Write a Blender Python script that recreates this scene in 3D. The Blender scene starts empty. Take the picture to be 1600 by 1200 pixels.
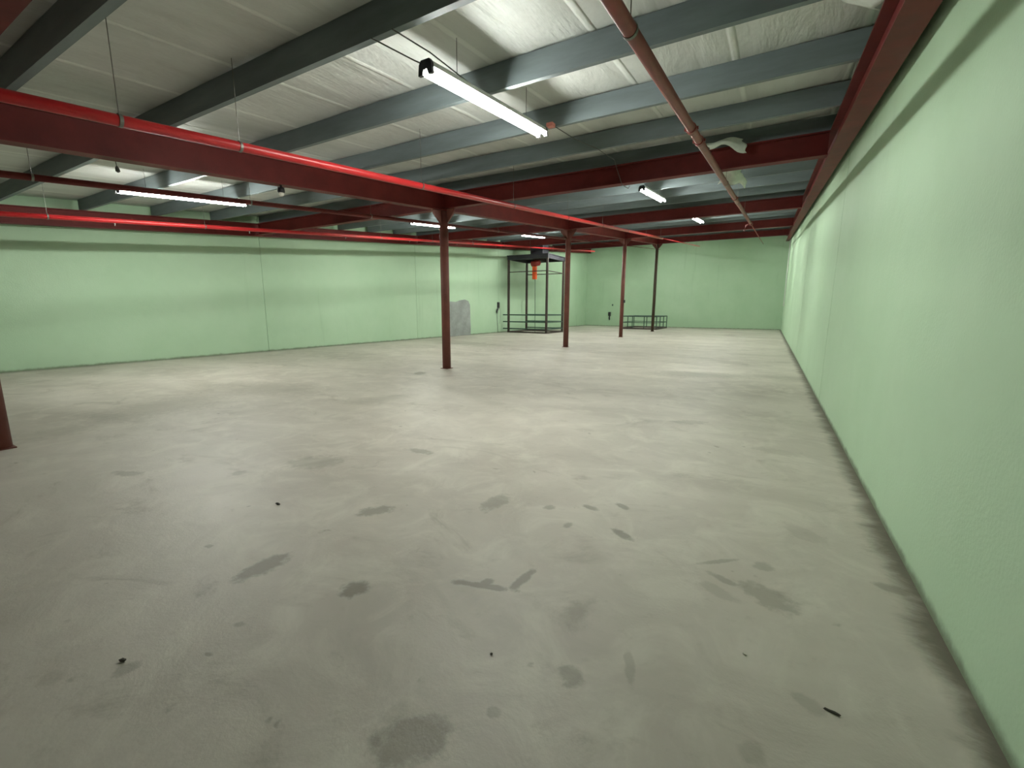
import bpy, bmesh, math, random
from mathutils import Vector, Matrix

scn = bpy.context.scene
C = scn.collection
random.seed(7)

# ------------------------------------------------------------------ camera
cd = bpy.data.cameras.new('camera')
cam = bpy.data.objects.new('camera', cd)
C.objects.link(cam)
Rv = Vector((0.86361629, 0.50412932, 0.00452995))
Uv = Vector((-0.08922, 0.14398559, 0.98554956))
Fv = Vector((-0.49619219, 0.85154082, -0.16932672))
m = Matrix((Rv, Uv, -Fv)).transposed().to_4x4()
m.translation = Vector((0, 0, 1.6))
cam.matrix_world = m
cd.sensor_width = 36.0
cd.lens = 681.396 / 1600 * 36.0
cd.clip_start = 0.05
scn.camera = cam

# ------------------------------------------------------------------ light, exposure
w = bpy.data.worlds.new('world')
scn.world = w
w.use_nodes = True
w.node_tree.nodes['Background'].inputs[0].default_value = (0.8, 0.9, 1.0, 1)
w.node_tree.nodes['Background'].inputs[1].default_value = 0.02
vs = scn.view_settings
vs.view_transform = 'Standard'
vs.look = 'None'
vs.gamma = 1.0
vs.use_curve_mapping = False
vs.exposure = 1.12
TUBE = 95.0          # emission strength of the fluorescent tubes

# ------------------------------------------------------------------ dimensions
XL, XR, XC = -16.122, 0.884, -7.4725      # walls and the column line
YB, YF = 42.415, -13.0                     # back wall and the wall behind the camera
Y0, S = 1.18, 8.11                        # first frame, bay length
T = 0.08977                               # roof slope
ZB = 3.2417                               # underside of the red beams at y = 0
BD = 0.42                                 # beam depth
PH = 0.285                                # purlin height
def zr(y, d=0.0): return ZB + d + T * y
FR = [Y0 + S * k for k in range(5)]

# ------------------------------------------------------------------ materials
def new_mat(name):
    mt = bpy.data.materials.new(name)
    mt.use_nodes = True
    nt = mt.node_tree
    b = nt.nodes['Principled BSDF']
    return mt, nt, b

def N(nt, kind, **kw):
    n = nt.nodes.new(kind)
    for k, v in kw.items():
        setattr(n, k, v)
    return n

def coords(nt, scale=(1, 1, 1)):
    g = N(nt, 'ShaderNodeNewGeometry')
    mp = N(nt, 'ShaderNodeMapping')
    mp.inputs['Scale'].default_value = scale
    nt.links.new(g.outputs['Position'], mp.inputs['Vector'])
    return mp.outputs['Vector']

def noise(nt, vec, scale, detail=4, rough=0.55, dist=0.0):
    n = N(nt, 'ShaderNodeTexNoise')
    n.inputs['Scale'].default_value = scale
    n.inputs['Detail'].default_value = detail
    n.inputs['Roughness'].default_value = rough
    n.inputs['Distortion'].default_value = dist
    nt.links.new(vec, n.inputs['Vector'])
    return n.outputs['Fac']

def ramp(nt, fac, a, b, ca=None, cb=None):
    if ca is None:
        r = N(nt, 'ShaderNodeMapRange')
        r.interpolation_type = 'SMOOTHSTEP'
        r.inputs['From Min'].default_value = a
        r.inputs['From Max'].default_value = b
        nt.links.new(fac, r.inputs['Value'])
        return r.outputs['Result']
    r = N(nt, 'ShaderNodeValToRGB')
    r.color_ramp.elements[0].position = a
    r.color_ramp.elements[1].position = b
    r.color_ramp.elements[0].color = (*ca, 1)
    r.color_ramp.elements[1].color = (*cb, 1)
    nt.links.new(fac, r.inputs['Fac'])
    return r.outputs['Color']

def mth(nt, op, a, b=None):
    n = N(nt, 'ShaderNodeMath', operation=op)
    for i, v in enumerate((a, b)):
        if v is None: continue
        if isinstance(v, (int, float)): n.inputs[i].default_value = v
        else: nt.links.new(v, n.inputs[i])
    return n.outputs[0]

def mixc(nt, fac, a, b, mode='MIX'):
    n = N(nt, 'ShaderNodeMix', data_type='RGBA', blend_type=mode)
    for sock, v in ((n.inputs[0], fac), (n.inputs[6], a), (n.inputs[7], b)):
        if isinstance(v, (int, float)): sock.default_value = v
        elif isinstance(v, tuple): sock.default_value = (*v, 1)
        else: nt.links.new(v, sock)
    return n.outputs[2]

def bump(nt, b, h, strength, dist=0.02):
    n = N(nt, 'ShaderNodeBump')
    n.inputs['Strength'].default_value = strength
    n.inputs['Distance'].default_value = dist
    nt.links.new(h, n.inputs['Height'])
    nt.links.new(n.outputs[0], b.inputs['Normal'])

def lin(r, g, b):
    f = lambda c: (c / 255 / 12.92) if c / 255 <= 0.04045 else ((c / 255 + 0.055) / 1.055) ** 2.4
    return (f(r), f(g), f(b))

def paint(name, col, rough=0.5, var=0.15, scale=3.0, bstr=0.1, metal=0.0, spec=0.5, sc=(1, 1, 1)):
    mt, nt, b = new_mat(name)
    v = coords(nt, sc)
    n = noise(nt, v, scale, 5, 0.6)
    d = tuple(c * (1 - var) for c in col)
    u = tuple(min(1, c * (1 + var)) for c in col)
    nt.links.new(ramp(nt, n, 0.3, 0.7, d, u), b.inputs['Base Color'])
    b.inputs['Roughness'].default_value = rough
    b.inputs['Metallic'].default_value = metal
    b.inputs['Specular IOR Level'].default_value = spec
    if bstr: bump(nt, b, noise(nt, v, scale * 9, 3), bstr, 0.004)
    return mt

M = {}
M['beam_red'] = paint('beam_red', lin(100, 31, 28), 0.6, 0.22, 2.5, 0.15, spec=0.3)
M['column_red'] = paint('column_red', lin(106, 62, 53), 0.55, 0.18, 3, 0.12, spec=0.3)
M['column_dark'] = paint('column_dark', lin(66, 54, 40), 0.55, 0.18, 3, 0.12, spec=0.3)
M['pipe_red'] = paint('pipe_red', lin(180, 34, 38), 0.33, 0.1, 4, 0.05)
M['pipe_rust'] = paint('pipe_rust', lin(128, 58, 52), 0.5, 0.2, 4, 0.1)
M['steel'] = paint('galvanised_steel', lin(120, 118, 112), 0.4, 0.12, 12, 0.05, metal=0.6)
M['purlin'] = paint('purlin_grey_green', lin(112, 122, 124), 0.5, 0.2, 1.6, 0.08, sc=(0.5, 3, 3), spec=0.4)
M['white'] = paint('white_enamel', lin(225, 226, 222), 0.35, 0.04, 8, 0)
M['black'] = paint('black_plastic', lin(38, 38, 40), 0.45, 0.1, 8, 0)
M['pink'] = paint('pink_plastic', lin(214, 128, 116), 0.45, 0.08, 8, 0)
M['cable'] = paint('cable_grey', lin(70, 68, 66), 0.5, 0.1, 8, 0)
M['dark_steel'] = paint('hoist_dark_paint', lin(62, 50, 46), 0.55, 0.25, 3, 0.1)
M['dark_green'] = paint('railing_dark_green', lin(50, 78, 66), 0.5, 0.2, 5, 0.05)
M['roofplate'] = paint('hoist_roof_plate', lin(46, 45, 52), 0.55, 0.25, 2, 0.1)
M['orange'] = paint('hoist_orange', lin(226, 84, 30), 0.45, 0.1, 5, 0)
M['hoist_red'] = paint('hoist_red', lin(150, 50, 44), 0.45, 0.1, 5, 0)
M['rope'] = paint('rope_green', lin(60, 84, 66), 0.7, 0.1, 20, 0)
M['foil'] = paint('torn_foil', lin(210, 216, 206), 0.45, 0.12, 8, 0.4)
M['pebble'] = paint('pebble_grey', lin(70, 66, 58), 0.8, 0.2, 30, 0.2)
M['chip'] = paint('chip_light', lin(205, 200, 186), 0.8, 0.1, 30, 0.2)
M['bolt'] = paint('bolt', lin(120, 70, 60), 0.5, 0.1, 20, 0)

def tube_mat(k=1.0):
    mt, nt, b = new_mat('fluorescent_tube')
    b.inputs['Base Color'].default_value = (0.9, 0.9, 0.9, 1)
    b.inputs['Emission Color'].default_value = (0.97, 1.0, 0.94, 1)
    b.inputs['Emission Strength'].default_value = TUBE * k
    return mt
M['tube_dim'] = tube_mat(0.82)     # strengths set to balance brightness: nearest right lamp dimmer, hidden far lamps brighter
M['tube'] = tube_mat(1.05)
M['tube_bright'] = tube_mat(1.5)
mt, nt, b = new_mat('small_bulb_glass')
b.inputs['Base Color'].default_value = (*lin(232, 226, 216), 1)
b.inputs['Roughness'].default_value = 0.15
b.inputs['Specular IOR Level'].default_value = 0.8
M['bulb'] = mt

# painted wall
def wall_mat():
    mt, nt, b = new_mat('pale_green_paint')
    v = coords(nt)
    n1 = noise(nt, v, 0.35, 4, 0.6)
    n2 = noise(nt, v, 3.0, 5, 0.6)
    base = ramp(nt, n1, 0.3, 0.72, lin(170, 199, 166), lin(182, 208, 178))
    base = mixc(nt, mth(nt, 'MULTIPLY', ramp(nt, n2, 0.45, 0.8), 0.12), base, lin(158, 184, 150))
    # grime line just above the floor and faint runs below the roof
    sep = N(nt, 'ShaderNodeSeparateXYZ')
    g = N(nt, 'ShaderNodeNewGeometry')
    nt.links.new(g.outputs['Position'], sep.inputs[0])
    n3 = noise(nt, v, 5.0, 5, 0.65)
    zz = mth(nt, 'SUBTRACT', sep.outputs['Z'], mth(nt, 'MULTIPLY', n3, 0.10))
    low = mth(nt, 'SUBTRACT', 1.0, ramp(nt, zz, -0.04, 0.03))
    base = mixc(nt, mth(nt, 'MULTIPLY', low, 0.75), base, lin(92, 98, 74))
    vs_ = coords(nt, (1.6, 1.6, 0.12))
    run = ramp(nt, noise(nt, vs_, 1.3, 4, 0.6), 0.60, 0.78)
    base = mixc(nt, mth(nt, 'MULTIPLY', run, 0.22), base, lin(132, 158, 124))
    nt.links.new(base, b.inputs['Base Color'])
    b.inputs['Roughness'].default_value = 0.62
    b.inputs['Specular IOR Level'].default_value = 0.3
    h = mth(nt, 'ADD', noise(nt, v, 45, 4), mth(nt, 'MULTIPLY', noise(nt, v, 1.1, 3), 5.0))
    bump(nt, b, h, 0.25, 0.01)
    return mt
M['wall'] = wall_mat()

# roof lining: crumpled pale insulation sheet with seams running down the slope
def lining_mat():
    mt, nt, b = new_mat('pale_roof_insulation')
    v = coords(nt, (1, 0.16, 1))
    n1 = noise(nt, v, 2.2, 5, 0.6, 0.4)
    n2 = noise(nt, coords(nt), 0.5, 4)
    base = ramp(nt, n1, 0.3, 0.72, lin(192, 193, 188), lin(214, 216, 212))
    base = mixc(nt, mth(nt, 'MULTIPLY', ramp(nt, n2, 0.4, 0.75), 0.25), base, lin(184, 186, 178))
    wv = N(nt, 'ShaderNodeTexWave')
    wv.wave_type = 'BANDS'; wv.bands_direction = 'X'
    wv.inputs['Scale'].default_value = 0.26
    wv.inputs['Distortion'].default_value = 0.6
    wv.inputs['Detail'].default_value = 1
    wv.inputs['Detail Scale'].default_value = 0.4
    nt.links.new(coords(nt, (1, 0.3, 1)), wv.inputs['Vector'])
    seam = ramp(nt, wv.outputs['Fac'], 0.985, 1.0)
    base = mixc(nt, mth(nt, 'MULTIPLY', seam, 0.55), base, lin(238, 240, 234))
    nt.links.new(base, b.inputs['Base Color'])
    b.inputs['Roughness'].default_value = 0.5
    b.inputs['Specular IOR Level'].default_value = 0.4
    h = mth(nt, 'ADD', mth(nt, 'MULTIPLY', n1, 3.0), mth(nt, 'MULTIPLY', seam, 0.6))
    h = mth(nt, 'ADD', h, mth(nt, 'MULTIPLY', noise(nt, coords(nt, (1, 0.25, 1)), 6, 4), 0.6))
    bump(nt, b, h, 0.6, 0.03)
    return mt
M['lining'] = lining_mat()

# worn concrete floor with its stains and a painted streak of shade
STAINS_AND_SHADE = [  # x, y, half-length, half-width, turn, strength
    (-2.60, 1.38, 0.145, 0.075, 1.61, 0.80),
    (-1.93, 1.52, 0.069, 0.060, 0.98, 0.85),
    (-2.59, 2.28, 0.128, 0.065, 0.90, 0.70),
    (-1.85, 2.91, 0.150, 0.077, 1.50, 0.55),
    (-1.31, 1.92, 0.173, 0.023, 0.29, 0.75),
    (-1.14, 2.08, 0.111, 0.028, 1.45, 0.75),
    (-1.31, 1.96, 0.041, 0.028, 1.18, 0.70),
    (-0.78, 2.93, 0.080, 0.039, -0.50, 0.80),
    (-0.62, 1.59, 0.051, 0.051, 0.53, 0.55),
    (-1.02, 1.01, 0.127, 0.089, 0.68, 0.70),
    (0.14, 2.66, 0.145, 0.083, -0.54, 0.50),
    (-0.10, 2.71, 0.081, 0.028, -0.36, 0.55),
    (-0.12, 2.57, 0.100, 0.045, -0.31, 0.30),
    (-0.41, 1.78, 0.093, 0.020, -1.24, 0.35),
    (0.11, 2.99, 0.053, 0.040, 0.60, 0.45),
    (-1.12, 3.22, 0.061, 0.032, -0.20, 0.70),
    (-0.91, 3.38, 0.058, 0.031, -0.43, 0.70),
    (-1.42, 3.05, 0.042, 0.035, 0.54, 0.60),
    (-1.17, 2.86, 0.031, 0.040, -0.16, 0.60),
    (-3.30, 3.59, 0.156, 0.056, 0.09, 0.60),
    (-4.00, 2.75, 0.252, 0.176, 0.54, 0.40),
    (-4.37, 2.17, 0.058, 0.058, 0.83, 0.50),
    (-5.28, 1.61, 0.150, 0.053, 0.31, 0.50),
    (-0.15, 2.90, 0.114, 0.017, 0.70, 0.50),
    (-0.82, 1.27, 0.026, 0.023, 0.52, 0.40),
    (0.09, 1.61, 0.041, 0.042, 0.13, 0.35),
    (0.28, 1.96, 0.054, 0.036, -0.44, 0.35),
    (-2.35, 0.61, 0.044, 0.034, 1.04, 0.45),
    (-2.21, 1.02, 0.027, 0.018, 0.71, 0.45),
    (-7.48, 8.22, 0.128, 0.223, 0.56, 0.80),
    (-1.45, 11.68, 0.895, 0.413, 0.25, 0.60),  # shade between the lamp pools, painted as a dark streak
    (0.54, 12.25, 0.724, 0.349, 0.14, 0.35),
    (-8.41, 3.16, 0.760, 0.567, 1.73, 0.45),
    (-8.79, 4.89, 1.204, 0.517, 0.25, 0.35),
    (-5.85, 5.50, 0.477, 0.220, 1.19, 0.35),
    (-0.87, 6.57, 0.200, 0.108, 0.55, 0.40),
    (-7.86, 1.64, 0.373, 0.286, 1.56, 0.40),
    (-4.72, 6.59, 1.421, 0.148, -0.48, 0.20),
    (-2.57, 0.42, 0.040, 0.042, -1.60, 0.25),
    (-2.13, 0.84, 0.020, 0.010, 0.23, 0.60),
    (0.37, 3.61, 0.145, 0.079, -0.70, 0.25),
    (0.76, 3.11, 0.071, 0.041, -0.31, 0.60),
    (0.21, 5.68, 0.222, 0.108, -0.12, 0.30),
    (-1.15, 1.07, 0.059, 0.037, -1.80, 0.25),
]
def floor_mat():
    mt, nt, b = new_mat('worn_concrete')
    v = coords(nt)
    vl = coords(nt, (0.55, 1.0, 1))
    n1 = noise(nt, vl, 0.55, 6, 0.62, 0.6)
    n2 = noise(nt, v, 2.1, 6, 0.65, 0.8)
    n3 = noise(nt, v, 9.0, 6, 0.65)
    base = ramp(nt, n1, 0.32, 0.70, lin(166, 159, 148), lin(202, 195, 184))
    base = mixc(nt, mth(nt, 'MULTIPLY', ramp(nt, n2, 0.42, 0.72), 0.5), base, lin(214, 209, 196))
    base = mixc(nt, mth(nt, 'MULTIPLY', ramp(nt, noise(nt, coords(nt, (0.7, 1.2, 1)), 1.3, 6, 0.7, 1.0), 0.55, 0.74), 0.5), base, lin(132, 125, 110))
    base = mixc(nt, mth(nt, 'MULTIPLY', ramp(nt, n3, 0.56, 0.78), 0.25), base, lin(138, 133, 118))
    spots = ramp(nt, noise(nt, v, 5.5, 3, 0.5, 0.3), 0.70, 0.76)
    base = mixc(nt, mth(nt, 'MULTIPLY', spots, 0.45), base, lin(112, 107, 90))
    # the larger stains and the shade streak, each where it lies
    wob = mth(nt, 'MULTIPLY', mth(nt, 'SUBTRACT', noise(nt, v, 12.0, 5, 0.65), 0.5), 2.2)
    total = None
    g = N(nt, 'ShaderNodeNewGeometry')
    for (x, y, a, c, r, s) in STAINS_AND_SHADE:
        mp = N(nt, 'ShaderNodeMapping', vector_type='TEXTURE')
        mp.inputs['Location'].default_value = (x, y, 0)
        mp.inputs['Rotation'].default_value = (0, 0, r)
        mp.inputs['Scale'].default_value = (a, c, 1)
        nt.links.new(g.outputs['Position'], mp.inputs['Vector'])
        ln = N(nt, 'ShaderNodeVectorMath', operation='LENGTH')
        nt.links.new(mp.outputs[0], ln.inputs[0])
        d = mth(nt, 'ADD', ln.outputs['Value'], wob)
        rr = N(nt, 'ShaderNodeMapRange')
        rr.interpolation_type = 'SMOOTHSTEP'
        soft = 0.45 if a < 0.3 else 0.9
        rr.inputs['From Min'].default_value = 1.0 + soft
        rr.inputs['From Max'].default_value = 1.0 - soft * 0.6
        rr.inputs['To Max'].default_value = s
        nt.links.new(d, rr.inputs['Value'])
        total = rr.outputs[0] if total is None else mth(nt, 'MAXIMUM', total, rr.outputs[0])
    base = mixc(nt, mth(nt, 'MULTIPLY', total, 0.72), base, lin(96, 92, 74))
    # dirt swept up against the right wall and, thinner, along the others
    sep = N(nt, 'ShaderNodeSeparateXYZ')
    nt.links.new(g.outputs['Position'], sep.inputs[0])
    jag = mth(nt, 'MULTIPLY', noise(nt, coords(nt, (1.0, 1.5, 1)), 2.2, 6, 0.7, 0.5), 0.30)
    dR = mth(nt, 'SUBTRACT', XR, sep.outputs['X'])
    kR = mth(nt, 'SUBTRACT', 1.0, ramp(nt, mth(nt, 'SUBTRACT', dR, jag), -0.14, 0.03))
    base = mixc(nt, mth(nt, 'MULTIPLY', kR, 0.85), base, lin(84, 78, 62))
    dL = mth(nt, 'SUBTRACT', sep.outputs['X'], XL)
    kL = mth(nt, 'SUBTRACT', 1.0, ramp(nt, mth(nt, 'SUBTRACT', dL, jag), -0.05, 0.25))
    base = mixc(nt, mth(nt, 'MULTIPLY', kL, 0.5), base, lin(104, 100, 86))
    nt.links.new(base, b.inputs['Base Color'])
    ro = N(nt, 'ShaderNodeMapRange')
    ro.inputs['To Min'].default_value = 0.42
    ro.inputs['To Max'].default_value = 0.60
    nt.links.new(n2, ro.inputs['Value'])
    nt.links.new(ro.outputs[0], b.inputs['Roughness'])
    b.inputs['Specular IOR Level'].default_value = 0.45
    h = mth(nt, 'ADD', n3, mth(nt, 'MULTIPLY', noise(nt, v, 60, 4), 0.4))
    h = mth(nt, 'ADD', h, mth(nt, 'MULTIPLY', n2, 2.0))
    bump(nt, b, h, 0.35, 0.006)
    return mt
M['floor'] = floor_mat()

def patch_mat():
    mt, nt, b = new_mat('grey_cement_render')
    v = coords(nt)
    base = ramp(nt, noise(nt, v, 1.6, 6, 0.65), 0.3, 0.75, lin(128, 134, 128), lin(166, 170, 168))
    nt.links.new(base, b.inputs['Base Color'])
    b.inputs['Roughness'].default_value = 0.85
    bump(nt, b, noise(nt, v, 14, 5), 0.5, 0.02)
    return mt
M['patch'] = patch_mat()

# ------------------------------------------------------------------ mesh helpers
def add_prism(bm, pts, vec):
    """closed polygon pts swept along vec"""
    vec = Vector(vec)
    a = [bm.verts.new(Vector(p)) for p in pts]
    c = [bm.verts.new(Vector(p) + vec) for p in pts]
    n = len(pts)
    bm.faces.new(a[::-1]); bm.faces.new(c)
    for i in range(n):
        bm.faces.new((a[i], a[(i + 1) % n], c[(i + 1) % n], c[i]))

def add_box(bm, x0, x1, y0, y1, z0, z1):
    add_prism(bm, [(x0, y0, z0), (x1, y0, z0), (x1, y1, z0), (x0, y1, z0)], (0, 0, z1 - z0))

def add_tube(bm, pts, r, seg=14, caps=True):
    pts = [Vector(p) for p in pts]
    rings = []
    for i, p in enumerate(pts):
        d = (pts[min(i + 1, len(pts) - 1)] - pts[max(i - 1, 0)]).normalized()
        ref = Vector((0, 0, 1)) if abs(d.z) < 0.9 else Vector((1, 0, 0))
        a = d.cross(ref).normalized(); b_ = d.cross(a)
        rr = r[i] if isinstance(r, (list, tuple)) else r
        rings.append([bm.verts.new(p + rr * (math.cos(2 * math.pi * k / seg) * a + math.sin(2 * math.pi * k / seg) * b_)) for k in range(seg)])
    for i in range(len(rings) - 1):
        for k in range(seg):
            bm.faces.new((rings[i][k], rings[i][(k + 1) % seg], rings[i + 1][(k + 1) % seg], rings[i + 1][k]))
    if caps:
        bm.faces.new(rings[0][::-1]); bm.faces.new(rings[-1])

def obj(name, bm, mat, parent=None, smooth=False, bevel=0.0):
    bmesh.ops.recalc_face_normals(bm, faces=bm.faces)
    me = bpy.data.meshes.new(name)
    bm.to_mesh(me); bm.free()
    me.materials.append(mat)
    o = bpy.data.objects.new(name, me)
    C.objects.link(o)
    if parent is not None:
        o.parent = parent
        o.matrix_parent_inverse = Matrix.Translation(-Vector(parent.location))
    if smooth:
        for p in me.polygons: p.use_smooth = len(p.vertices) == 4
    if bevel:
        bv = o.modifiers.new('bevel', 'BEVEL')
        bv.width = bevel; bv.segments = 2; bv.limit_method = 'ANGLE'
    return o

def thing(name, label, cat, loc=(0, 0, 0), group=None):
    o = bpy.data.objects.new(name, None)
    o.empty_display_size = 0.1
    C.objects.link(o)
    o.location = loc
    o['label'] = label; o['category'] = cat
    if group: o['group'] = group
    return o

def tag(o, label, cat, group=None):
    o['label'] = label; o['category'] = cat
    if group: o['group'] = group
    return o

def struct(name, bm, mat):
    o = obj(name, bm, mat)
    o['kind'] = 'structure'
    return o

def NB(): return bmesh.new()

# ------------------------------------------------------------------ room shell
bm = NB(); add_box(bm, XL - .2, XR + .2, YF - .2, YB + .2, -0.15, 0)
struct('floor', bm, M['floor'])

CZ = BD + PH + 0.012
bm = NB()
# subdivided so that the lining sags a little between the purlins
nx, ny = 36, 200
g = []
for j in range(ny + 1):
    y = YF + (YB - YF) * j / ny
    row = []
    for i in range(nx + 1):
        x = XL + (XR - XL) * i / nx
        row.append(bm.verts.new((x, y, zr(y, CZ) + 0.012 * math.sin(x * 2.1 + 0.4 * math.sin(y)))))
    g.append(row)
for j in range(ny):
    for i in range(nx):
        bm.faces.new((g[j][i], g[j][i + 1], g[j + 1][i + 1], g[j + 1][i]))
ceil = struct('ceiling', bm, M['lining'])
for p in ceil.data.polygons: p.use_smooth = True
sol = ceil.modifiers.new('solid', 'SOLIDIFY'); sol.thickness = 0.06; sol.offset = 1 if ceil.data.polygons[0].normal.z > 0 else -1

def side_wall(name, x0, x1, joint_face):
    """panels with narrow vertical joints; x0..x1 is the wall's thickness"""
    bm = NB()
    ys = [YF - .2] + [FR[k] - 0.06 + (0.3 if name == 'wall_left' and k else 0) for k in range(5)] + [YB + .2]
    gap = 0.014 if name == 'wall_left' else 0.028
    inner0, inner1 = (x0, x0 + 0.16) if joint_face > 0 else (x1 - 0.16, x1)
    for a, c in zip(ys[:-1], ys[1:]):
        a2 = a + (gap / 2 if a > YF else 0); c2 = c - (gap / 2 if c < YB else 0)
        add_prism(bm, [(x0, a2, -.1), (x0, c2, -.1), (x0, c2, zr(c2, CZ + .08)), (x0, a2, zr(a2, CZ + .08))], (x1 - x0, 0, 0))
    for c in ys[1:-1]:
        xa, xb = (x0, x1 - 0.03) if joint_face > 0 else (x0 + 0.03, x1)
        add_prism(bm, [(xa, c - .02, -.1), (xa, c + .02, -.1), (xa, c + .02, zr(c, CZ + .07)), (xa, c - .02, zr(c, CZ + .07))], (xb - xa, 0, 0))
    return struct(name, bm, M['wall'])
side_wall('wall_right', XR, XR + 0.2, -1)
side_wall('wall_left', XL - 0.2, XL, 1)
bm = NB(); add_box(bm, XL, XR, YB, YB + 0.2, -.1, zr(YB, CZ + .08))
struct('wall_back', bm, M['wall'])
bm = NB(); add_box(bm, XL, XR, YF - 0.2, YF, -.1, zr(YF, CZ + .08))
struct('wall_front', bm, M['wall'])

# ------------------------------------------------------------------ red steel frame
def i_section(w_, d, tf=0.02, tw=0.012):
    h = w_ / 2; q = tw / 2
    return [(-h, 0), (h, 0), (h, tf), (q, tf), (q, d - tf), (h, d - tf), (h, d), (-h, d), (-h, d - tf), (-q, d - tf), (-q, tf), (-h, tf)]

def long_beam(x, w_, y0, y1, tf=0.02):
    bm = NB()
    add_prism(bm, [(x + u, y0, zr(y0) + v) for u, v in i_section(w_, BD, tf)], (0, y1 - y0, T * (y1 - y0)))
    return bm
def cross_beam(y, x0, x1, w_=0.18):
    bm = NB()
    z = zr(y) + 0.035
    add_prism(bm, [(x0, y + u, z + v) for u, v in i_section(w_, BD - 0.05)], (x1 - x0, 0, 0))
    return bm

tag(obj('roof_beam', long_beam(XC, 0.22, YF, 34.0), M['beam_red']),
    'deep maroon main roof beam carried by the row of red columns', 'beam')
tag(obj('roof_beam', long_beam(XR - 0.19, 0.22, YF, YB), M['beam_red']),
    'maroon roof beam running along the top of the right green wall', 'beam')
tag(obj('roof_beam', long_beam(XL + 0.34, 0.22, YF, YB), M['beam_red']),
    'maroon roof beam running along the top of the left green wall', 'beam')
ORD = ['nearest the camera at the top left corner', 'over the nearest fully visible red column',
       'over the second fully visible red column', 'over the red column beside the hoist tower',
       'over the thin far column at the railed opening']
for k, y in enumerate(FR):
    tag(obj('cross_beam', cross_beam(y - (0.19 if k == 0 else 0), XC + 0.012, XR - 0.30), M['beam_red']),
        'maroon cross beam on the right half of the roof, ' + ORD[k], 'beam', 'red cross beams under the roof')
    if k:
        tag(obj('cross_beam', cross_beam(y, XL + 0.45, XC - 0.012), M['beam_red']),
            'maroon cross beam on the left half of the roof, ' + ORD[k], 'beam', 'red cross beams under the roof')

CL = ['round red steel column at the left edge of the photo', 'thick red column in front of the grey wall patch',
      'red column just right of the dark hoist tower', 'slim red column left of the railed floor opening',
      'thin dark farthest column standing at the railed floor opening']
CR = 0.112
for k, y in enumerate(FR):
    t = thing('steel_column', CL[k], 'column', (XC, y, 0), 'red columns under the main beam')
    bm = NB(); add_tube(bm, [(XC, y, 0.012), (XC, y, zr(y) - 0.01)], CR if k < 3 else CR * 0.95, 24)
    obj('shaft', bm, M['column_dark' if k == 4 else 'column_red'], t, True)
    bm = NB(); add_box(bm, XC - .12, XC + .12, y - .12, y + .12, 0, 0.013)
    obj('base_plate', bm, M['column_red'], t)
    zt = zr(y)
    for s_ in (-1, 1):
        bm = NB()
        q = [(XC - .01, y + s_ * CR * .8, zt - .34), (XC - .01, y + s_ * CR * .8, zt + T * s_ * CR * .8),
             (XC - .01, y + s_ * 0.42, zt + T * s_ * .42), (XC - .01, y + s_ * 0.42, zt + T * s_ * .42 - .04)]
        add_prism(bm, q, (0.02, 0, 0))
        obj('gusset', bm, M['column_red'], t)
        bm = NB()
        q = [(XC + s_ * CR * .8, y - .01, zt - .34), (XC + s_ * CR * .8, y - .01, zt + .03),
             (XC + s_ * 0.36, y - .01, zt + .03), (XC + s_ * 0.36, y - .01, zt - .02)]
        add_prism(bm, q, (0, 0.02, 0))
        obj('gusset', bm, M['column_red'], t)

# ------------------------------------------------------------------ purlins
def purlin_bm(y):
    bm = NB()
    z = zr(y, BD) + 0.002
    f, tt, L = 0.075, 0.006, 0.02
    pr = [(0, 0), (f, 0), (f, L), (f - tt, L), (f - tt, tt), (tt, tt), (tt, PH - tt), (f - tt, PH - tt), (f - tt, PH - L), (f, PH - L), (f, PH), (0, PH)]
    add_prism(bm, [(XL + 0.20, y + u, z + v + T * u) for u, v in pr], (XR - 0.10 - XL - 0.20, 0, 0))
    return bm
OFFS = [-6.21, -4.61, -3.02, -1.42, 0.17]
BAY = ['bay before the thick red column', 'bay just past the thick red column',
       'third bay, under the farthest small lamps', 'fourth bay, before the farthest column',
       'last bay, against the far wall']
NTH = ['first', 'second', 'third', 'fourth', 'fifth']
ys = []
for yy in (-5.1, -3.5, -1.9, -0.3): ys.append((yy, None))
ys.append((1.63, 'grey roof purlin touching the cross beam at the top left corner'))
for kb in range(1, 6):
    for i, o_ in enumerate(OFFS):
        y = Y0 + kb * S + o_
        if y < YB - 0.3:
            ys.append((y, 'grey roof purlin, %s in the %s' % (NTH[i], BAY[kb - 1])))
for y, lb in ys:
    if lb is None: continue
    tag(obj('roof_purlin', purlin_bm(y), M['purlin']), lb, 'purlin', 'grey purlins across the roof')

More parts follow.
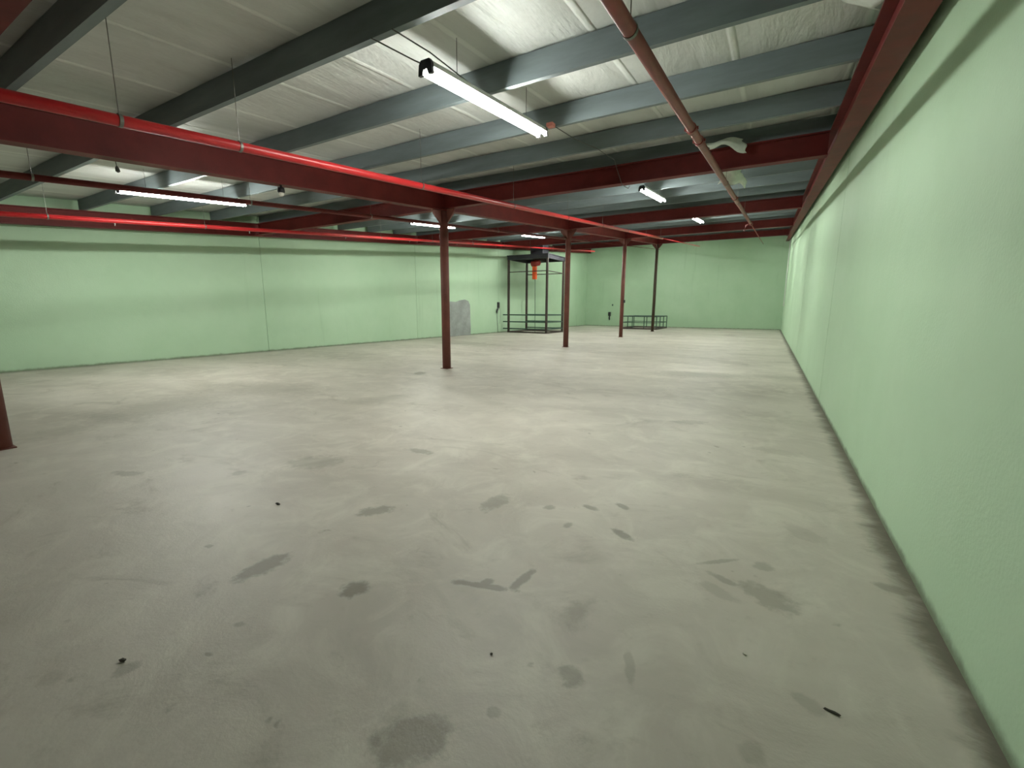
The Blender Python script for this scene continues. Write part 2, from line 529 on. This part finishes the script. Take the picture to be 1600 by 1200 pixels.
# ------------------------------------------------------------------ sprinkler pipes
def pipe(label, x, d, y0, y1, r, mat, hang, thin=None, heads=(), couplings=()):
    t = thing('sprinkler_pipe', label, 'pipe', (x, y0, zr(y0, d)), 'sprinkler pipes along the roof')
    bm = NB(); add_tube(bm, [(x, y0, zr(y0, d)), (x, y1, zr(y1, d))], r, 20)
    obj('pipe_run', bm, M[mat], t, True)
    if thin:
        bm = NB(); add_tube(bm, [(x, y1 - .02, zr(y1, d)), (x, thin[0], zr(thin[0], d))], thin[1], 12)
        obj('thin_pipe_run', bm, M[mat], t, True)
    for y in hang:
        z = zr(y, d)
        bm = NB()
        for s_ in (0, 0.03):
            pass
        n = 18
        pts = [(x + (r + .006) * math.cos(a), y, z + (r + .006) * math.sin(a)) for a in [math.pi / 2 + 2 * math.pi * k / n for k in range(n)]]
        # flat ring strap
        for k in range(n):
            a1 = 2 * math.pi * k / n; a2 = 2 * math.pi * (k + 1) / n
            ri, ro = r - .001, r + .007
            add_prism(bm, [(x + ri * math.cos(a1), y - .014, z + ri * math.sin(a1)), (x + ro * math.cos(a1), y - .014, z + ro * math.sin(a1)),
                           (x + ro * math.cos(a2), y - .014, z + ro * math.sin(a2)), (x + ri * math.cos(a2), y - .014, z + ri * math.sin(a2))], (0, 0.028, 0))
        h = obj('hanger_strap', bm, M['steel'], t)
        bm = NB(); add_tube(bm, [(x, y, z + r), (x, y, zr(y, CZ) - 0.0)], 0.004, 6)
        o2 = obj('hanger_rod', bm, M['steel'], t)
    for y in couplings:
        z = zr(y, d)
        bm = NB(); add_tube(bm, [(x, y - .045, zr(y - .045, d)), (x, y + .045, zr(y + .045, d))], r + .012, 20)
        add_box(bm, x + r, x + r + .028, y - .015, y + .015, z - .015, z + .015)
        add_box(bm, x - r - .028, x - r, y - .015, y + .015, z - .015, z + .015)
        obj('coupling', bm, M[mat], t)
    for y in heads:
        z = zr(y, d)
        bm = NB(); add_tube(bm, [(x, y, z - r + .004), (x, y, z - r - .03), (x, y, z - r - .03), (x, y, z - r - .055), (x, y, z - r - .058)], [.014, .014, .008, .008, .022], 10)
        obj('sprinkler_head', bm, M['steel'], t)
    return t

rp = pipe('brown-red sprinkler pipe crossing the roof between lamps and right wall', -0.97, -0.10, YF, 20.3, 0.048, 'pipe_rust',
          [-.2, 3.2, 9.9, 13, 16], (YB, 0.022), (), (5.75, 6.35, 12.2))
bm = NB(); add_tube(bm, [(-.97, 20.3, zr(20.3, -.10)), (-1.12, 20.3, zr(20.3, -.16)), (-1.18, 20.3, zr(20.3, -.36))], .04, 12)
add_tube(bm, [(-.97, 20.15, zr(20.15, -.10)), (-.97, 20.45, zr(20.45, -.10))], .075, 16)
obj('branch_stub', bm, M['pipe_rust'], rp, True)
pipe('bright red sprinkler pipe seen along the top of the main beam', -5.2, -0.16, YF, 24.5, 0.05, 'pipe_red',
     [1.9, 2.95, 5.9, 8.95, 12, 15, 18, 21, 24], (38.0, 0.022), (), ())
pipe('thin dark red sprinkler pipe just above the left row of lamps', -9.15, -0.045, YF, 24.0, 0.047, 'beam_red',
     [2.24, 5.3, 8.4, 11.5, 14.6, 17.7, 20.8], (YB, .02))
lp = pipe('bright red sprinkler pipe seen against the left wall beam', -13.3, -0.075, YF, 36.6, 0.052, 'pipe_red',
     [3.39, 6.42, 12.67, 15.7, 18.8, 21.9, 25, 28, 31, 34, 36.3], None, (4.5, 14.26, 7.6, 11, 17.5, 21), ())

# ------------------------------------------------------------------ twin tube lamps
LZ = BD - 0.17        # height of the tubes over the beam underside line
def lamp(label, x, y0, y1, kind='tube'):
    yc = (y0 + y1) / 2
    LZ = BD - (0.11 if y0 > 25 else 0.17 if x == RX else 0.195)      # the left row hangs a little lower
    t = thing('twin_tube_lamp', label, 'lamp', (x, yc, zr(yc, LZ)), 'twin fluorescent lamps in two rows')
    def q(u, y, v): return (x + u, y, zr(y, LZ) + v)
    bm = NB()
    prf = [(-.085, .022), (.085, .022), (.055, .085), (-.055, .085)]
    add_prism(bm, [q(u, y0 + .03, v) for u, v in prf], (0, y1 - y0 - .06, T * (y1 - y0 - .06)))
    obj('lamp_body', bm, M['white'], t)
    for y, dy in ((y0, .035), (y1 - .035, .035)):
        bm = NB()
        add_prism(bm, [q(u, y, v) for u, v in [(-.085, -.035), (-.035, -.035), (-.02, .012), (.02, .012), (.035, -.035), (.085, -.035), (.075, .06), (.05, .095), (-.05, .095), (-.075, .06)]], (0, dy, T * dy))
        obj('end_cap', bm, M['black'], t)
    for s_ in (-1, 1):
        bm = NB(); add_tube(bm, [q(s_ * .055, y0 + .036, -.004), q(s_ * .055, y1 - .036, -.004)], .019, 10)
        obj('tube', bm, M[kind], t, True)
    for f in (0.2, 0.8):
        y = y0 + (y1 - y0) * f
        bm = NB(); add_tube(bm, [q(0, y, .08), (x, y, zr(y, CZ))], .003, 6)
        obj('hanging_wire', bm, M['cable'], t)
    return t
LW = 2.44
RX, LX = -3.0, -11.15
L_ = [('largest lamp, hanging overhead nearest the camera in the right row', RX, 3.50, 5.98, 'tube_dim'),
      ('second lamp of the right row, just past the first red cross beam', RX, 11.45, 13.9),
      ('farthest small lamp of the right row near the far wall', RX, 19.6, 22.05),
      ('long lamp at far left, beyond the main beam', LX, 3.86, 6.34, 'tube'),
      ('lamp seen behind the head of the thick red column', LX, 12.05, 14.5),
      ('small lamp above the hoist tower in the left row', LX, 20.1, 22.55)]
L_ += [('lamp of the right row in the fourth bay, behind the third cross beam', RX, 26.0, 28.4, 'tube_bright'),
       ('lamp of the left row in the fourth bay, behind the hoist tower', LX, 25.85, 28.25, 'tube_bright'),
       ('last lamp of the right row, next to the far wall', RX, 34.9, 37.3, 'tube_bright'),
       ('last lamp of the left row, next to the far wall', LX, 35.6, 38.0, 'tube_bright')]
for a in L_: lamp(*a)

bm = NB(); add_box(bm, RX + .03, RX + .13, 6.02, 6.12, zr(6, BD) - .055, zr(6, BD) - 0.004)
tag(obj('junction_box', bm, M['pink'], bevel=.006), 'small pink junction box at the far end of the largest lamp', 'junction box')
def cable(pts, label, r=.006):
    bm = NB(); add_tube(bm, pts, r, 6)
    return tag(obj('power_cable', bm, M['cable']), label, 'cable', 'lamp supply cables')
cable([(RX + .08, 6.12, zr(6.12, BD) - .02), (RX + .12, 6.9, zr(6.9, BD) - .05), (RX + .16, 7.8, zr(7.8, BD) - .01),
       (RX + .2, 8.6, zr(8.6, BD) - .05), (RX + .25, 9.0, zr(9.0, 0) - .02), (RX + .2, 9.6, zr(9.6, 0) - .0), (RX + .05, 10.6, zr(10.6, BD) - .08), (RX, 11.4, zr(11.4, LZ) + .14)],
      'dark cable sagging under the purlins between the first two right lamps')
cable([(-3.22, 3.06, zr(3.06, BD) - .01), (-3.12, 3.5, zr(3.5, BD) - .06), (RX - .02, 4.05, zr(4.05, LZ) + .095)],
      'left one of two thin dark lines reaching from a purlin to the largest lamp')  # this and the next: thin dark lines drawn as slim tubes
cable([(-2.97, 3.06, zr(3.06, BD) - .01), (-2.93, 3.5, zr(3.5, BD) - .04), (RX + .03, 4.15, zr(4.15, LZ) + .095)],
      'right one of two thin dark lines reaching from a purlin to the largest lamp')
bm = NB()
add_tube(bm, [(-9.6, 3.35, zr(3.35, CZ) - .01), (-9.7, 3.42, zr(3.42, BD) - .05)], .006, 6)
add_tube(bm, [(-9.7, 3.42, zr(3.42, BD) - .03), (-9.7, 3.42, zr(3.42, BD) - .06), (-9.71, 3.43, zr(3.43, BD) - .11), (-9.71, 3.43, zr(3.43, BD) - .13)], [.012, .028, .034, .012], 10)
tag(obj('hanging_cable', bm, M['cable']), 'short dark cable with a plug hanging above the far left lamp', 'cable')

t = thing('pendant_bulb', 'small unlit bulb in a black holder under the main beam', 'bulb', (XC, 4.88, zr(4.88)))
bm = NB(); z = zr(4.88)
add_tube(bm, [(XC, 4.88, z + .004), (XC, 4.88, z - .03), (XC, 4.88, z - .035), (XC, 4.88, z - .10), (XC, 4.88, z - .12)], [.02, .02, .055, .062, .05], 16)
obj('bulb_holder', bm, M['black'], t, True)
bm = NB()
add_tube(bm, [(XC, 4.88, z - .115 - .0), (XC, 4.88, z - .125), (XC, 4.88, z - .15), (XC, 4.88, z - .172), (XC, 4.88, z - .18)], [.035, .045, .045, .028, .008], 16)
obj('bulb', bm, M['bulb'], t, True)

# ------------------------------------------------------------------ torn insulation
def torn(label, pts_fn, nu, nv):
    bm = NB(); g = []
    for j in range(nv + 1):
        g.append([bm.verts.new(pts_fn(i / nu, j / nv)) for i in range(nu + 1)])
    for j in range(nv):
        for i in range(nu):
            bm.faces.new((g[j][i], g[j][i + 1], g[j + 1][i + 1], g[j + 1][i]))
    o = obj('torn_insulation', bm, M['foil'], None, True)
    s = o.modifiers.new('solid', 'SOLIDIFY'); s.thickness = 0.006
    return tag(o, label, 'insulation scrap', 'torn roof insulation by the right pipe')
def t1(u, v):
    x = -1.30 + .62 * u + .10 * v + .03 * math.sin(9 * v + 3 * u)
    y = 9.12 - .16 * math.sin(v * 2.2) - .05 * math.sin(u * 5)
    z = zr(9.1, BD) + .10 - (0.14 + .22 * max(0, u - .35) * (1.3 - abs(u - .75) * 1.6)) * v - .03 * math.sin(u * 7 + v)
    return (x, y, z)
torn('torn white insulation flap hanging over the first red cross beam', t1, 14, 8)
def t2(u, v):
    a = -.4 + 2.1 * u
    x = -1.02 + .36 * math.sin(a) * (0.55 + .45 * v) + .04 * math.sin(11 * v)
    y = 10.5 + .5 * v - .35 * math.cos(a)
    z = zr(10.5, BD) + .02 - .40 * v - .06 * u + .03 * math.sin(u * 13)
    return (x, y, z)
torn('curled torn insulation hanging just beyond the first red cross beam', t2, 14, 8)
def t3(u, v):
    x = .30 + .28 * u + .03 * math.sin(8 * v)
    y = 4.95 + .55 * v
    z = zr(y, CZ) - .02 - .20 * u - .05 * math.sin(3 * v + u)
    return (x, y, z)
torn('loose pale insulation edge at the top right above the right wall beam', t3, 6, 10)

# ------------------------------------------------------------------ left wall: patch, pendant control
bm = NB()
prof = [(19.95, 0), (19.93, .8), (19.98, 1.7), (20.05, 1.98), (20.5, 2.02), (21.0, 2.00), (21.35, 2.10), (21.9, 2.16), (22.25, 2.08), (22.42, 1.85), (22.44, 1.2), (22.48, .5), (22.46, 0)]
add_prism(bm, [(XL, y, z) for y, z in prof], (0.022, 0, 0))
tag(obj('wall_patch', bm, M['patch'], bevel=.008), 'rough grey cement patch filling an old doorway in the left wall', 'wall patch')

t = thing('switch_pendant', 'dark switch box with dangling cable on left wall by hoist tower', 'switch', (XL + .03, 25.6, 1.9))
bm = NB(); add_box(bm, XL, XL + .09, 25.60, 25.80, 1.68, 2.06)
obj('switch_box', bm, M['black'], t, bevel=.01)
bm = NB(); add_tube(bm, [(XL + .05, 25.66, 1.70), (XL + .08, 25.52, 1.58), (XL + .08, 25.44, 1.42), (XL + .07, 25.47, 1.30)], [.035, .055, .06, .03], 8)
obj('handset', bm, M['black'], t, True)
bm = NB(); add_tube(bm, [(XL + .05, 25.50, 1.32), (XL + .04, 25.55, .9), (XL + .04, 25.6, .4), (XL + .05, 25.62, .01)], .012, 6)
add_tube(bm, [(XL + .02, 25.78, 1.75), (XL + .03, 26.0, 1.5), (XL + .02, 25.95, .9), (XL + .02, 25.9, .6)], .006, 6)
obj('cable', bm, M['cable'], t)

# back wall
t = thing('wall_socket', 'dark electrical box with a drooping lead on the far wall', 'socket', (-13.59, YB, 1.0))
bm = NB(); add_box(bm, -13.75, -13.50, YB - .10, YB, .98, 1.36)
obj('socket_box', bm, M['black'], t, bevel=.02)
bm = NB(); add_tube(bm, [(-13.6, YB - .06, 1.0), (-13.62, YB - .10, .82), (-13.58, YB - .1, .62), (-13.6, YB - .06, .56)], [.05, .07, .06, .02], 8)
obj('lead', bm, M['black'], t, True)
bm = NB(); add_box(bm, -13.42, -13.30, YB - .04, YB, 1.95, 2.12)
tag(obj('switch', bm, M['dark_green'], bevel=.01), 'tiny switch on the far wall above the electrical box', 'switch')
bm = NB(); add_box(bm, XC + .09, XC + .17, 25.42, 25.54, 1.98, 2.15)
tag(obj('switch', bm, M['black'], bevel=.01), 'tiny dark switch fixed to the slim column left of the opening', 'switch')
bm = NB(); add_tube(bm, [(XR - .035, 39.9, 1.9), (XR - .035, 39.9, zr(39.9) + .05)], .032, 10)
tag(obj('conduit', bm, M['white'], smooth=True), 'thin white vertical conduit on the right wall near the far corner', 'conduit')

# ------------------------------------------------------------------ hoist tower
hx0, hx1, hy0, hy1 = -15.62, -12.72, 26.3, 28.9
HT = 4.88
t = thing('hoist_tower', 'tall open dark steel hoist tower with roof plate by left wall', 'hoist tower', ((hx0 + hx1) / 2, (hy0 + hy1) / 2, 0))
for (x, y) in ((hx0, hy0), (hx1, hy0), (hx0, hy1), (hx1, hy1)):
    bm = NB(); add_box(bm, x - .065, x + .065, y - .065, y + .065, 0, HT)
    obj('post', bm, M['dark_steel'], t, bevel=.008)
bm = NB()
add_box(bm, hx0 - .1, hx1 + .1, hy0 - .1, hy1 + .1, HT + .24, HT + .28)
obj('roof_plate', bm, M['roofplate'], t)
bm = NB()
for y in (hy0, hy1): add_box(bm, hx0 - .08, hx1 + .08, y - .05, y + .05, HT, HT + .24)
for x in (hx0, hx1): add_box(bm, x - .05, x + .05, hy0 + .05, hy1 - .05, HT, HT + .24)
obj('top_frame', bm, M['roofplate'], t)
bm = NB(); add_box(bm, -14.45, -13.5, 27.2, 28.1, HT + .28, zr(27.2) + .30)
obj('roof_housing', bm, M['roofplate'], t, bevel=.02)
bm = NB(); add_box(bm, (hx0 + hx1) / 2 - .06, (hx0 + hx1) / 2 + .06, hy0 + .05, hy1 - .05, HT + .04, HT + .20)
obj('trolley_beam', bm, M['dark_steel'], t)
def rails(z, mat, r, left_to_wall=False):
    bm = NB()
    add_tube(bm, [((XL + .06) if left_to_wall else hx0, hy0, z), (hx1, hy0, z)], r, 8)
    add_tube(bm, [(hx1, hy0, z), (hx1, hy1, z)], r, 8)
    add_tube(bm, [(hx0, hy1, z), (hx1, hy1, z)], r, 8)
    return bm
obj('brace_rail', rails(4.07, None, .028), M['dark_steel'], t)
for z in (.27, .74, 1.21):
    obj('guard_rail', rails(z, None, .04, True), M['dark_green'], t)
bm = NB(); 
for y in (hy0, hy1): add_box(bm, hx0 - .05, hx1 + .05, y - .06, y + .06, 0, .09)
for x in (hx0, hx1): add_box(bm, x - .06, x + .06, hy0 + .06, hy1 - .06, 0, .09)
obj('base_frame', bm, M['dark_steel'], t)

cx, cy = (hx0 + hx1) / 2 + .05, 27.35
t = thing('chain_hoist', 'orange chain hoist with rope hanging inside the dark steel tower', 'hoist', (cx, cy, 4.6))
bm = NB(); add_tube(bm, [(cx - .32, cy, 4.66), (cx - .28, cy, 4.66), (cx + .28, cy, 4.72), (cx + .34, cy, 4.72)], [.12, .20, .20, .12], 16)
add_box(bm, cx - .05, cx + .05, cy - .04, cy + .04, 4.82, HT + .04)
obj('motor', bm, M['hoist_red'], t, True)
bm = NB(); add_box(bm, cx - .2, cx + .08, cy - .11, cy + .11, 3.62, 4.50)
obj('chain_bag', bm, M['orange'], t, bevel=.03)
bm = NB(); add_tube(bm, [(cx - .02, cy, 3.66), (cx + .03, cy, .02)], .02, 8)
obj('rope', bm, M['rope'], t)

# ------------------------------------------------------------------ railed floor opening
gx0, gx1, gy0, gy1 = -10.75, -7.85, 36.6, 40.7
t = thing('guard_railing', 'low dark green railing around the floor opening at the far end', 'railing', ((gx0 + gx1) / 2, (gy0 + gy1) / 2, 0))
for z in (.55, 1.05):
    bm = NB()
    for a, c in (((gx0, gy0), (gx1, gy0)), ((gx1, gy0), (gx1, gy1)), ((gx1, gy1), (gx0, gy1)), ((gx0, gy1), (gx0, gy0))):
        add_tube(bm, [(a[0], a[1], z), (c[0], c[1], z)], .04 if z > 1 else .028, 8)
    obj('rail', bm, M['dark_green'], t)
PP = [(gx0 + (gx1 - gx0) * f, gy0) for f in (0, .33, .66, 1)] + [(gx1, gy0 + (gy1 - gy0) * f) for f in (.33, .66, 1)] \
    + [(gx0 + (gx1 - gx0) * f, gy1) for f in (0, .4, .7)] + [(gx0, gy0 + (gy1 - gy0) * .5)]
for x, y in PP:
    bm = NB(); add_tube(bm, [(x, y, 0.0), (x, y, 1.05)], .036, 8)
    obj('railing_post', bm, M['dark_green'], t)
bm = NB()
for y in (gy0, gy1): add_box(bm, gx0 - .05, gx1 + .05, y - .05, y + .05, 0, .12)
for x in (gx0, gx1): add_box(bm, x - .05, x + .05, gy0 + .05, gy1 - .05, 0, .12)
obj('kerb', bm, M['dark_steel'], t)

# ------------------------------------------------------------------ bits on the floor
def pebble(x, y, a, c, h, rot, label, mat='pebble', name='pebble'):
    bm = NB()
    bmesh.ops.create_icosphere(bm, subdivisions=2, radius=1)
    for v in bm.verts:
        k = 1 + .25 * math.sin(5 * v.co.x + 3 * v.co.y + x) * math.cos(4 * v.co.z + y)
        v.co = Vector((v.co.x * a * k, v.co.y * c * k, v.co.z * h * k))
    bmesh.ops.rotate(bm, verts=bm.verts, matrix=Matrix.Rotation(rot, 3, 'Z'))
    lo = min(v.co.z for v in bm.verts)
    bmesh.ops.translate(bm, verts=bm.verts, vec=(x, y, -lo - 0.0005))
    tag(obj(name, bm, M[mat], smooth=True), label, 'debris')
pebble(-3.37, 1.95, .022, .012, .008, .2, 'small dark stone on the floor left of the centre stains')
pebble(0.36, 1.96, .028, .006, .005, -.15, 'dark wood splinter on the floor near the bottom right', name='splinter')
pebble(-2.42, 0.62, .016, .009, .007, .6, 'small dark pebble on the floor at the lower left')
pebble(-0.986, 1.512, .0065, .006, .005, 0, 'tiny black pebble on the floor near the bottom centre')
pebble(0.04, 2.12, .010, .006, .004, -.5, 'tiny pale chip on the floor right of centre', 'chip', 'chip')
